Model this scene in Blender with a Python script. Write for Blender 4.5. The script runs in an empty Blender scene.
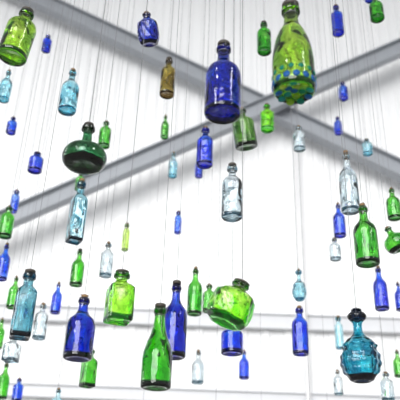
import bpy, math, random
from mathutils import Vector, Matrix, noise
random.seed(7)
scene=bpy.context.scene
scene.view_settings.view_transform='Standard'
F=650.0; P=math.radians(28); ROLL=math.radians(2.0); EYE=Vector((0,0,1.6))
CEIL=16.5; WALLY=12.0
# ---------------- materials
def mat(name,col,rough=.5,metal=0,bump=0,bscale=20,var=0):
    m=bpy.data.materials.new(name); m.use_nodes=True; nt=m.node_tree; b=nt.nodes['Principled BSDF']
    b.inputs['Base Color'].default_value=(*col,1); b.inputs['Roughness'].default_value=rough; b.inputs['Metallic'].default_value=metal
    tc=nt.nodes.new('ShaderNodeTexCoord'); n=nt.nodes.new('ShaderNodeTexNoise'); n.inputs['Scale'].default_value=bscale
    nt.links.new(tc.outputs['Object'],n.inputs['Vector'])
    if bump:
        bp=nt.nodes.new('ShaderNodeBump'); bp.inputs['Strength'].default_value=bump; bp.inputs['Distance'].default_value=.01
        nt.links.new(n.outputs['Fac'],bp.inputs['Height']); nt.links.new(bp.outputs['Normal'],b.inputs['Normal'])
    if var:
        r=nt.nodes.new('ShaderNodeValToRGB'); e=r.color_ramp.elements
        e[0].position=.3; e[1].position=.7
        e[0].color=(*[c*(1-var) for c in col],1); e[1].color=(*[min(1,c*(1+var)) for c in col],1)
        nt.links.new(n.outputs['Fac'],r.inputs['Fac']); nt.links.new(r.outputs['Color'],b.inputs['Base Color'])
    return m
def glass(name,T,rough=0.0,bump=.4):
    m=bpy.data.materials.new(name); m.use_nodes=True; nt=m.node_tree; nt.nodes.clear()
    o=nt.nodes.new('ShaderNodeOutputMaterial'); g=nt.nodes.new('ShaderNodeBsdfGlass'); g.inputs['IOR'].default_value=1.54
    g.inputs['Roughness'].default_value=rough
    tc=nt.nodes.new('ShaderNodeTexCoord'); n=nt.nodes.new('ShaderNodeTexNoise'); n.inputs['Scale'].default_value=32; n.inputs['Detail'].default_value=1
    bp=nt.nodes.new('ShaderNodeBump'); bp.inputs['Strength'].default_value=bump; bp.inputs['Distance'].default_value=.006
    nt.links.new(tc.outputs['Object'],n.inputs['Vector']); nt.links.new(n.outputs['Fac'],bp.inputs['Height']); nt.links.new(bp.outputs['Normal'],g.inputs['Normal'])
    sig=[-math.log(max(t,.001))/.0095 for t in T]; d=max(sig)
    v=nt.nodes.new('ShaderNodeVolumeAbsorption'); v.inputs['Density'].default_value=d
    v.inputs['Color'].default_value=(*[1-s/d for s in sig],1)
    nt.links.new(g.outputs[0],o.inputs['Surface']); nt.links.new(v.outputs[0],o.inputs['Volume'])
    return m
G={
 'blue':('cobalt_blue_glass_bottle',glass('cobalt_glass',(.003,.055,.72))),
 'dblue':('cobalt_blue_glass_bottle',glass('deep_cobalt_glass',(.001,.022,.48))),
 'green':('green_glass_bottle',glass('green_glass',(.05,.48,.012))),
 'bgreen':('bright_green_glass_bottle',glass('lime_glass',(.29,.84,.02))),
 'dgreen':('dark_green_glass_bottle',glass('dark_green_glass',(.008,.2,.05))),
 'olive':('olive_glass_bottle',glass('olive_glass',(.11,.32,.02))),
 'ygreen':('yellow_green_glass_bottle',glass('yellow_green_glass',(.36,.64,.03))),
 'amber':('amber_glass_bottle',glass('amber_glass',(.32,.23,.02))),
 'teal':('teal_glass_bottle',glass('teal_glass',(.002,.3,.44))),
 'aqua':('aqua_glass_bottle',glass('aqua_glass',(.33,.71,.82),.0)),
 'gteal':('aqua_glass_bottle',glass('smoky_teal_glass',(.1,.37,.47),.0)),
 'clear':('clear_glass_bottle',glass('clear_glass',(.66,.76,.8),.0,.8)),
}
M_cork=mat('cork',(.28,.17,.08),.85,bump=.6,bscale=200,var=.3)
M_cap=mat('dark_cap',(.06,.05,.04),.5,bump=.2)
M_wire=mat('steel_wire',(.2,.2,.21),.4,.6)
M_string=mat('hanging_cord',(.2,.2,.21),.6)
M_steel=mat('painted_steel',(.33,.35,.38),.5,bump=.1,var=.05,bscale=3)
M_steel2=mat('pale_painted_steel',(.64,.65,.67),.5,bump=.1,var=.03,bscale=3)
M_pipe=mat('white_painted_pipe',(.78,.78,.79),.5,bump=.1,var=.03,bscale=3)
M_wall=mat('white_cladding',(.92,.925,.93),.6,var=.015,bscale=.6)
M_wall2=mat('lower_cladding',(.82,.825,.83),.6,var=.05,bscale=.6)
M_ceil=mat('white_ceiling',(.85,.85,.85),.7,var=.02)
M_floor=mat('concrete',(.3,.29,.28),.7,bump=.2,var=.1,bscale=4)
# ---------------- helpers
def mesh_obj(name,verts,faces,m,smooth=False,parent=None):
    me=bpy.data.meshes.new(name); me.from_pydata([tuple(v) for v in verts],[],faces); me.update()
    if m: me.materials.append(m)
    if smooth: me.polygons.foreach_set('use_smooth',[True]*len(me.polygons))
    o=bpy.data.objects.new(name,me); scene.collection.objects.link(o)
    if parent: o.parent=parent
    return o
def lathe(rings,seg):
    """rings: list of (r,z,k,n,flat); r==0 => pole"""
    V=[];Fc=[];idx=[]
    for (r,z,k,n,flat) in rings:
        if r<1e-7: idx.append([len(V)]); V.append(Vector((0,0,z))); continue
        row=[]
        for i in range(seg):
            t=2*math.pi*i/seg; mul=1
            if k>0 and n>2:
                a=math.pi/n; u=(t+a)%(2*a)-a
                p=math.cos(a*.93)/max(math.cos(u),math.cos(a*.9))
                if n==4: p=min(p*1.0, .99)
                mul=1*(1-k)+k*p
            row.append(len(V)); V.append(Vector((r*mul*math.cos(t),r*mul*math.sin(t)*flat,z)))
        idx.append(row)
    for a,b in zip(idx[:-1],idx[1:]):
        if len(a)==1 and len(b)==1: continue
        for i in range(seg):
            j=(i+1)%seg
            if len(a)==1: Fc.append((a[0],b[j],b[i]))
            elif len(b)==1: Fc.append((a[i],a[j],b[0]))
            else: Fc.append((a[i],a[j],b[j],b[i]))
    return V,Fc
def smoothprof(pts):
    out=[]
    n=len(pts)
    for i in range(n-1):
        p0=pts[max(i-1,0)];p1=pts[i];p2=pts[i+1];p3=pts[min(i+2,n-1)]
        d=abs(p2[1]-p1[1])+abs(p2[0]-p1[0])*.5
        s=max(1,min(14,math.ceil(d/.035)))
        for q in range(s):
            t=q/s
            v=[]
            for c in (0,1):
                m1=(p2[c]-p0[c])*.3; m2=(p3[c]-p1[c])*.3
                L=abs(p2[c]-p1[c]); m1=max(-L*1.2,min(L*1.2,m1)); m2=max(-L*1.2,min(L*1.2,m2))
                h=(2*t**3-3*t*t+1)*p1[c]+(t**3-2*t*t+t)*m1+(-2*t**3+3*t*t)*p2[c]+(t**3-t*t)*m2
                v.append(h)
            out.append((v[0],v[1],p1[2]+(p2[2]-p1[2])*t))
    out.append(pts[-1]); return out
PR={
'wine':[(.86,0,0),(.97,.012,0),(1,.04,0),(1,.5,0),(.99,.56,0),(.86,.64,0),(.55,.71,0),(.38,.77,0),(.33,.84,0),(.32,.92,0),(.42,.925,0),(.42,.965,0),(.34,.975,0),(.34,1,0)],
'burg':[(.86,0,0),(.97,.012,0),(1,.04,0),(1,.36,0),(.95,.44,0),(.78,.54,0),(.56,.65,0),(.41,.76,0),(.34,.87,0),(.33,.93,0),(.43,.935,0),(.43,.97,0),(.35,1,0)],
'med':[(.86,0,0),(.97,.012,0),(1,.04,0),(1,.62,0),(.94,.69,0),(.7,.75,0),(.42,.79,0),(.36,.83,0),(.36,.91,0),(.5,.915,0),(.52,.95,0),(.48,.99,0),(.4,1,0)],
'jug':[(.86,0,0),(.96,.015,0),(1,.05,0),(1.0,.3,0),(.95,.45,0),(.82,.58,0),(.6,.7,0),(.4,.78,0),(.35,.85,0),(.35,.93,0),(.46,.935,0),(.46,.98,0),(.4,1,0)],
'square':[(.9,0,1),(1,.015,1),(1.03,.04,1),(1.03,.62,1),(1,.68,1),(.75,.74,.8),(.45,.79,.2),(.37,.83,0),(.36,.91,0),(.5,.915,0),(.52,.97,0),(.42,1,0)],
'hex':[(.88,0,1),(.98,.015,1),(1,.04,1),(1,.6,1),(.95,.67,1),(.7,.74,1),(.42,.8,.2),(.34,.84,0),(.34,.91,0),(.5,.915,0),(.5,.97,0),(.4,1,0)],
'onion':[(.5,0,0),(.72,.02,0),(.93,.14,0),(1,.28,0),(.97,.42,0),(.8,.55,0),(.5,.65,0),(.3,.72,0),(.23,.8,0),(.22,.92,0),(.3,.925,0),(.3,.97,0),(.24,1,0)],
'disc':[(.62,0,0),(.8,.02,0),(.95,.1,0),(1,.2,0),(.97,.3,0),(.84,.4,0),(.55,.49,0),(.3,.56,0),(.22,.64,0),(.2,.88,0),(.3,.885,0),(.3,.96,0),(.24,1,0)],
'lantern':[(.62,0,1),(.78,.015,1),(.95,.12,1),(1,.2,1),(1,.58,1),(.93,.68,1),(.62,.78,1),(.36,.83,.2),(.3,.86,0),(.3,.93,0),(.4,.935,0),(.4,.98,0),(.34,1,0)],
'ornate':[(.45,0,.6),(.6,.02,.6),(.66,.05,.6),(.9,.14,1),(1,.24,1),(.98,.36,1),(.82,.46,1),(.9,.5,1),(.72,.56,1),(.42,.63,.5),(.25,.7,0),(.22,.78,0),(.25,.84,0),(.45,.9,0),(.5,.94,0),(.42,.98,0),(.3,1,0)],
'vial':[(.8,0,0),(1,.03,0),(1,.72,0),(.85,.78,0),(.5,.82,0),(.5,.9,0),(.7,.91,0),(.7,.98,0),(.6,1,0)],
}
NS={'square':4,'hex':8,'lantern':8,'ornate':10}
def bottle_mesh(kind,W,H,m,flat=1.0,thick=.0052):
    R=W/2; n=NS.get(kind,0); t=min(thick,R*.135)
    seg=72 if n else 56
    pts=smoothprof(PR[kind])
    neckr=min(p[0] for p in pts if p[1]>.8)
    rings=[(0,R*.16,0,0,1),(R*pts[0][0]*.5,R*.12,0,0,flat),(R*pts[0][0]*.85,R*.01,pts[0][2]*.5,n,flat)]
    def fl(z):
        s=max(0,min(1,(z-.6)/.2)); return flat+(1-flat)*s
    for (r,z,k) in pts: rings.append((R*r,H*z,k,n,fl(z)))
    nout=1+(len(rings)-1)*seg
    inner=[]
    tn=min(t*.7,R*neckr*.35)
    for (r,z,k) in pts:
        tt=t if z<.7 else tn
        rr=max(R*r-tt, R*neckr*.6) if z>.7 else max(R*r-tt,R*.1)
        if z>.88: rr=R*neckr-tn
        zz=max(H*z, R*.17+t*1.3)
        if inner and abs(inner[-1][1]-zz)<1e-6 and zz<H*.3: inner[-1]=(rr*.93,zz,k,n,fl(z)); continue
        inner.append((rr,zz,k,n,fl(z)))
    inner=inner[::-1]
    inner.append((inner[-1][0]*.5,R*.2+t*1.3,0,0,flat)); inner.append((0,R*.23+t*1.3,0,0,1))
    V,Fc=lathe(rings+inner,seg)
    sd=Vector((random.uniform(0,90),random.uniform(0,90),random.uniform(0,90)))
    for i,v in enumerate(V):
        rad=math.hypot(v.x,v.y)
        if rad<R*.2 : continue
        u=Vector((v.x,v.y,0))/rad; zz=v.z/H; fade=1 if zz<.68 else max(0,1-(zz-.68)/.1)
        if zz<.03: fade*=.2
        q=Vector((v.x,v.y,v.z*.6))
        if i>=nout:
            d=(noise.noise(q*34+sd)*.95+noise.noise(q*80+sd)*.25)*t*fade
        else:
            d=noise.noise(q*30-sd)*t*.14*fade
            th=math.atan2(v.y,v.x)
            if kind=='ornate' and .1<zz<.6: d+=R*.05*math.sin(5*th+zz*26)*math.sin(5*th-zz*26)
            if kind=='lantern' and .1<zz<.7: d+=R*.025*math.sin(8*th+zz*14)
        v+=u*d
    return V,Fc,R*neckr-tn
def tube(path,r,seg=6):
    V=[];Fc=[]
    for i,p in enumerate(path):
        d=(path[min(i+1,len(path)-1)]-path[max(i-1,0)]).normalized()
        a=d.orthogonal().normalized() if abs(d.z)>.9 else d.cross(Vector((0,0,1))).normalized(); b=d.cross(a)
        for k in range(seg):
            t=2*math.pi*k/seg; V.append(p+r*(a*math.cos(t)+b*math.sin(t)))
    for i in range(len(path)-1):
        for k in range(seg):
            j=(k+1)%seg; Fc.append((i*seg+k,i*seg+j,(i+1)*seg+j,(i+1)*seg+k))
    return V,Fc
cam_fw=Vector((0,math.cos(P),math.sin(P))); cam_up0=Vector((0,-math.sin(P),math.cos(P))); cam_rt0=Vector((1,0,0))
def unroll(px,py):
    u=(px-200)/F; v=(200-py)/F
    c,s=math.cos(ROLL),math.sin(ROLL)
    return (u*c - v*s, u*s + v*c)
def ray(px,py):
    u,v=unroll(px,py); return cam_fw+cam_rt0*u+cam_up0*v
def wallpt(px,py,y):
    d=ray(px,py); return EYE+d*(y/d.y)
def bottle(x,top,bot,w,col,kind='wine',Wreal=.085,tilt=0,nod=0,flat=1,rotz=None,stop='cork'):
    z=F*Wreal/w; W=Wreal
    ub,vb=unroll(x,bot); ut,vt=unroll(x,top)
    Yb=vb*(z+W/2*math.cos(P))+W/2*math.sin(P)
    H=(vt*z-Yb)/(math.cos(P)-vt*math.sin(P))
    H=max(H,W*.6)
    um,vm=unroll(x,(top+bot)/2); zm=z+H/2*math.sin(P)
    X=um*zm
    base=EYE+cam_rt0*X+cam_up0*Yb+cam_fw*z
    name,m=G[col]
    Hb=H*.95
    e=bpy.data.objects.new(name,None); e.empty_display_size=.05; scene.collection.objects.link(e)
    topz=base.z+H
    e.location=(base.x,base.y,topz)
    V,Fc,nr=bottle_mesh(kind,W,Hb,m,flat)
    rz=rotz if rotz is not None else random.uniform(0,6.28)
    R=Matrix.Rotation(math.radians(tilt),4,'Y')@Matrix.Rotation(math.radians(nod),4,'X')@Matrix.Rotation(rz,4,'Z')
    T=R@Matrix.Translation((0,0,-H))
    mesh_obj('glass_body',[T@v for v in V],Fc,m,True,e)
    mm=M_cork if stop=='cork' else M_cap
    if stop=='glass':
        rr=[(0,.9*Hb),(nr*.7,.9*Hb),(nr*.8,Hb*1.0),(nr*1.4,Hb*1.01),(nr*1.7,Hb*1.03),(nr*1.4,Hb*1.05),(0,Hb*1.055)]; mm=m
    elif stop=='cap':
        rr=[(0,.93*Hb),(nr*.9,.93*Hb),(nr*.9,1.002*Hb),(nr*1.5,1.003*Hb),(nr*1.55,Hb*1.04),(nr*1.4,Hb*1.05),(0,Hb*1.05)]
    else:
        rr=[(0,.9*Hb),(nr*.85,.9*Hb),(nr*.93,Hb*1.0),(nr*1.1,Hb*1.045),(nr*.95,Hb*1.052),(0,Hb*1.052)]
    V2,F2=lathe([(a,b,0,0,1) for a,b in rr],20)
    mesh_obj('stopper',[T@v for v in V2],F2,mm,True,e)
    ro=nr+.0045; zc=Hb*.9
    pth=[Vector((ro*math.cos(a),ro*math.sin(a),zc)) for a in [i*2*math.pi/16 for i in range(17)]]
    V3,F3=tube(pth,.0011)
    for s in (-1,1):
        a,b=tube([Vector((s*ro,0,zc)),Vector((s*nr*1.5,0,Hb*1.0)),Vector((s*nr*1.3,0,Hb*1.05)),Vector((0,0,Hb*1.065)),Vector((0,0,H*1.03))],.0011)
        o=len(V3); V3+=a; F3+=[tuple(i+o for i in f) for f in b]
    mesh_obj('wire_collar',[T@v for v in V3],F3,M_wire,True,e)
    p0=T@Vector((0,0,H*1.02))
    a,b=tube([p0,Vector((p0.x,p0.y,CEIL-topz))],.001,5)
    mesh_obj('hanging_cord',a,b,M_string,True,e)
    return e,T,W,H
B=bottle
B(23,10,68,30,'ygreen','med',tilt=6,stop='cap')
B(47,35,54,9,'blue','med',.06)
B(70,69,117,18,'aqua','wine',.075)
B(145,12,46,22,'dblue','lantern',.085,tilt=-8,nod=20)
B(168,58,100,15,'amber','med',.07,stop='cap')
B(223,43,126,37,'dblue','wine',.088,stop='cap')
big=B(292,4,106,43,'ygreen','jug',.1,stop='cap')
B(264,22,57,14,'green','med',.07,stop='cap')
B(337,5,38,12,'blue','med',.065)
B(376,-4,24,14,'green','wine',.07)
B(369,-14,4,10,'blue','wine',.06)
B(240,108,150,23,'olive','med',.09,tilt=-10,nod=12)
B(267,104,134,14,'bgreen','hex',.08)
B(86,124,178,45,'dgreen','disc',.15,stop='cap')
B(232,164,223,21,'clear','med',.075,stop='cap')
B(205,127,170,17,'blue','hex',.075)
B(199,158,179,8,'blue','med',.06)
B(348,151,216,19,'clear','wine',.075)
B(365,204,269,24,'green','wine',.08)
B(388,227,257,25,'green','onion',.1,tilt=-25)
B(393,188,222,14,'green','wine',.07)
B(78,179,246,19,'gteal','square',.075,rotz=.5)
B(36,152,175,14,'blue','med',.07)
B(12,117,136,10,'blue','hex',.06)
B(6,70,104,12,'aqua','wine',.065)
B(7,206,240,14,'green','med',.07)
B(15,190,214,8,'blue','vial',.05)
B(4,243,282,12,'blue','wine',.06)
B(14,276,310,11,'green','wine',.06)
B(25,270,342,27,'gteal','square',.08,rotz=.3,stop='cap')
B(57,282,315,10,'blue','wine',.06)
B(41,303,341,13,'clear','med',.065)
B(81,295,363,29,'dblue','wine',.085)
B(78,249,288,13,'green','wine',.065,stop='cap')
B(107,242,279,13,'clear','hex',.065)
B(120,271,327,33,'bgreen','square',.09,rotz=.35,stop='cap')
B(126,223,252,7,'ygreen','vial',.045)
B(89,348,389,17,'green','square',.075)
B(158,304,392,31,'green','burg',.085,stop='cap')
B(175,281,361,25,'dblue','wine',.085,stop='cap')
B(195,267,317,15,'green','wine',.07)
B(209,284,314,13,'green','med',.065)
B(242,282,334,46,'bgreen','lantern',.13,tilt=22,stop='cap')
B(232,322,357,22,'blue','med',.08)
B(244,350,380,10,'blue','wine',.055)
B(198,350,385,12,'clear','wine',.065)
B(300,306,357,17,'blue','hex',.075)
B(299,269,303,14,'aqua','ornate',.075)
B(359,309,386,40,'teal','ornate',.11,stop='glass')
B(380,266,312,14,'blue','wine',.07)
B(387,372,402,13,'clear','med',.06)
B(339,203,239,12,'blue','wine',.065)
B(335,238,262,11,'clear','med',.06)
B(339,316,350,8,'aqua','vial',.05)
B(399,282,312,9,'dblue','wine',.06)
B(398,350,378,10,'green','wine',.06)
B(178,211,235,7,'blue','vial',.045)
B(173,152,179,9,'aqua','wine',.055)
B(165,115,140,8,'green','wine',.055)
B(105,121,150,12,'green','med',.07)
B(80,173,192,9,'green','med',.06)
B(343,82,102,9,'blue','med',.06)
B(338,117,136,8,'blue','med',.055)
B(367,139,157,10,'aqua','med',.06)
B(299,126,153,12,'clear','med',.065)
B(12,336,364,18,'clear','square',.08)
B(4,362,400,11,'green','wine',.065)
B(18,378,402,10,'blue','med',.06)
B(0,318,350,9,'green','wine',.06)
B(57,388,420,12,'aqua','wine',.06)
B(338,370,396,9,'clear','med',.055)
B(386,372,400,7,'green','vial',.05)
for (x,w,c) in [(50,16,'blue'),(140,14,'green'),(215,15,'clear'),(262,12,'aqua'),(312,16,'blue'),(330,12,'green')]:
    B(x,425,470,w,c,'wine',.07)
# coloured discs imitating bead-like refractions on base and lower sides of the large jug
e,T,W,H=big
cols=[(.03,.2,.7),(.04,.5,.5),(.45,.75,.06),(.02,.35,.28),(.65,.8,.12)]
dm=[]
for i,c in enumerate(cols):
    m=mat('refraction_dot_%d'%i,c,.3); nt=m.node_tree
    tr=nt.nodes.new('ShaderNodeBsdfTranslucent'); tr.inputs[0].default_value=(*c,1); mx=nt.nodes.new('ShaderNodeMixShader'); mx.inputs[0].default_value=.6
    nt.links.new(nt.nodes['Principled BSDF'].outputs[0],mx.inputs[1]); nt.links.new(tr.outputs[0],mx.inputs[2]); nt.links.new(mx.outputs[0],nt.nodes['Material Output'].inputs['Surface']); dm.append(m)
def disc(c,nrm,r,m):
    a=nrm.orthogonal().normalized(); b=nrm.cross(a)
    Vv=[c+nrm*.0012]+[c+nrm*.0008+r*(a*math.cos(t)+b*math.sin(t)) for t in [k*math.pi/8 for k in range(16)]]+[c+r*1.02*(a*math.cos(t)+b*math.sin(t)) for t in [k*math.pi/8 for k in range(16)]]
    Ff=[(0,1+k,1+(k+1)%16) for k in range(16)]+[(1+k,17+k,17+(k+1)%16,1+(k+1)%16) for k in range(16)]
    mesh_obj('refraction_dot',[T@v for v in Vv],Ff,m,True,e)
i=0
def basez(r):
    P_=[(0,.16),(.43,.12),(.73,.01),(.86,0),(1,0)]
    for (a,b),(c,d) in zip(P_[:-1],P_[1:]):
        if r<=c: return b+(d-b)*(r-a)/(c-a)
    return 0
for rr,cnt in ((0,1),(.36,5),(.72,9)):
    for k in range(cnt):
        a=2*math.pi*k/cnt+rr*3; R_=W/2
        sl=(basez(rr+.05)-basez(max(0,rr-.05)))/.1
        nr=Vector((sl*math.cos(a),sl*math.sin(a),-1)).normalized()
        disc(Vector((rr*R_*math.cos(a),rr*R_*math.sin(a),basez(rr)*R_-.0012)),nr,R_*.18,dm[(i*3+k)%5]); i+=1
for zz,off in ((.07,0),(.15,.5)):
    for k in range(14):
        a=2*math.pi*(k+off)/14; nr=Vector((math.cos(a),math.sin(a),0))
        disc(nr*(W/2*1.02)+Vector((0,0,zz*H)),nr,W/2*(.17 if zz<.1 else .13),dm[(i*2+k*3)%5]); i+=1
# ---------------- building
def box(name,lo,hi,m,parent=None):
    x0,y0,z0=lo;x1,y1,z1=hi
    V=[(x,y,z) for x in (x0,x1) for y in (y0,y1) for z in (z0,z1)]
    Fc=[(0,1,3,2),(4,6,7,5),(0,4,5,1),(2,3,7,6),(0,2,6,4),(1,5,7,3)]
    return mesh_obj(name,V,Fc,m,False,parent)
def corrugated(name,x0,x1,z0,z1,y,pitch,depth,m):
    V=[];Fc=[];x=x0;xs=[]
    while x<x1:
        xs+=[(x,0),(x+pitch*.6,0),(x+pitch*.68,-depth),(x+pitch*.92,-depth)]; x+=pitch
    for (a,b) in xs: V+= [(a,y+b,z0),(a,y+b,z1)]
    for k in range(len(xs)-1): Fc.append((2*k,2*k+2,2*k+3,2*k+1))
    return mesh_obj(name,V,Fc,m)
zb=wallpt(200,318,WALLY-.2).z
corrugated('wall_back',-20,20,zb-.1,CEIL,WALLY,.24,.026,M_wall)
corrugated('wall_back_lower',-20,20,0,zb-.1,WALLY-.02,.42,.03,M_wall2)
box('floor',(-20,-8,-.2),(20,WALLY+.3,0),M_floor)
box('ceiling',(-20,-4,CEIL),(20,WALLY+.3,CEIL+.2),M_ceil)
def ibeam(name,p,q,h,d,m,t=.03):
    ax=(q-p).normalized(); dy=Vector((0,1,0)); up=ax.cross(dy).normalized()
    if up.z<0: up=-up
    pts=[(-d/2,-h/2),(d/2,-h/2),(d/2,-h/2+t),(t/2,-h/2+t),(t/2,h/2-t),(d/2,h/2-t),(d/2,h/2),(-d/2,h/2),(-d/2,h/2-t),(-t/2,h/2-t),(-t/2,-h/2+t),(-d/2,-h/2+t)]
    n=len(pts); V=[p+dy*a+up*b for a,b in pts]+[q+dy*a+up*b for a,b in pts]
    Fc=[(k,(k+1)%n,(k+1)%n+n,k+n) for k in range(n)]+[tuple(range(n))[::-1],tuple(range(n,2*n))]
    return mesh_obj(name,V,Fc,m)
yb=WALLY-.47
def span(p,q):
    """run the brace from the floor slab up to the roof slab"""
    d=q-p; return p+d*((.185-p.z)/d.z),p+d*((CEIL-.2-p.z)/d.z)
p,q=span(wallpt(90,24,yb),wallpt(400,170,yb))
ibeam('steel_brace',p,q,.38,.26,M_steel)
p,q=span(wallpt(0,222,yb-.3),wallpt(400,48,yb-.3))
ibeam('steel_brace',p,q,.36,.24,M_steel)
z1=wallpt(200,319,WALLY-.13).z
ibeam('steel_girt',Vector((-20,WALLY-.135,z1)),Vector((20,WALLY-.135,z1)),.3,.14,M_steel2)
z2=wallpt(200,396,WALLY-.13).z
ibeam('steel_girt',Vector((-20,WALLY-.135,z2)),Vector((20,WALLY-.135,z2)),.24,.14,M_steel2)
pc=wallpt(302,250,WALLY-.3)
V,Fc=tube([Vector((pc.x,WALLY-.28,0)),Vector((pc.x,WALLY-.28,CEIL))],.045,12)
mesh_obj('steel_downpipe',V,Fc,M_pipe,True)
# ---------------- light
w=bpy.data.worlds.new('World'); scene.world=w; w.use_nodes=True
bg=w.node_tree.nodes['Background']; bg.inputs[0].default_value=(.94,.97,1,1); bg.inputs[1].default_value=.58
L=bpy.data.lights.new('sun','SUN'); L.energy=2.9; L.angle=math.radians(40); L.color=(1,.99,.98)
lo=bpy.data.objects.new('sun',L); scene.collection.objects.link(lo)
lo.rotation_euler=Vector((.25,1,-.3)).to_track_quat('-Z','Y').to_euler()
for (x,y,z,sx,sz,rad) in ((-6,-5,7,.9,4,19),(6.5,-4,8,.7,4,17),(-9,4,6,.5,5,12)):  # unseen area lights, added to put strip highlights on the glass
    A=bpy.data.lights.new('tall_highlight_light','AREA'); A.shape='RECTANGLE'; A.size=sx; A.size_y=sz; A.energy=rad*math.pi*sx*sz
    ao=bpy.data.objects.new('tall_highlight_light',A); scene.collection.objects.link(ao); ao.location=(x,y,z)
    ao.rotation_euler=(Vector((0,2.5,3))-Vector((x,y,z))).to_track_quat('-Z','Y').to_euler()
# ---------------- camera
c=bpy.data.cameras.new('camera'); c.sensor_width=36; c.lens=F*36/400; co=bpy.data.objects.new('camera',c); scene.collection.objects.link(co)
rot=Matrix((cam_rt0,cam_up0,-cam_fw)).transposed().to_4x4()@Matrix.Rotation(ROLL,4,'Z')
co.matrix_world=Matrix.Translation(EYE)@rot
c.clip_start=.05; c.clip_end=200
c.dof.use_dof=True; c.dof.focus_distance=2.1; c.dof.aperture_fstop=4.4
scene.camera=co
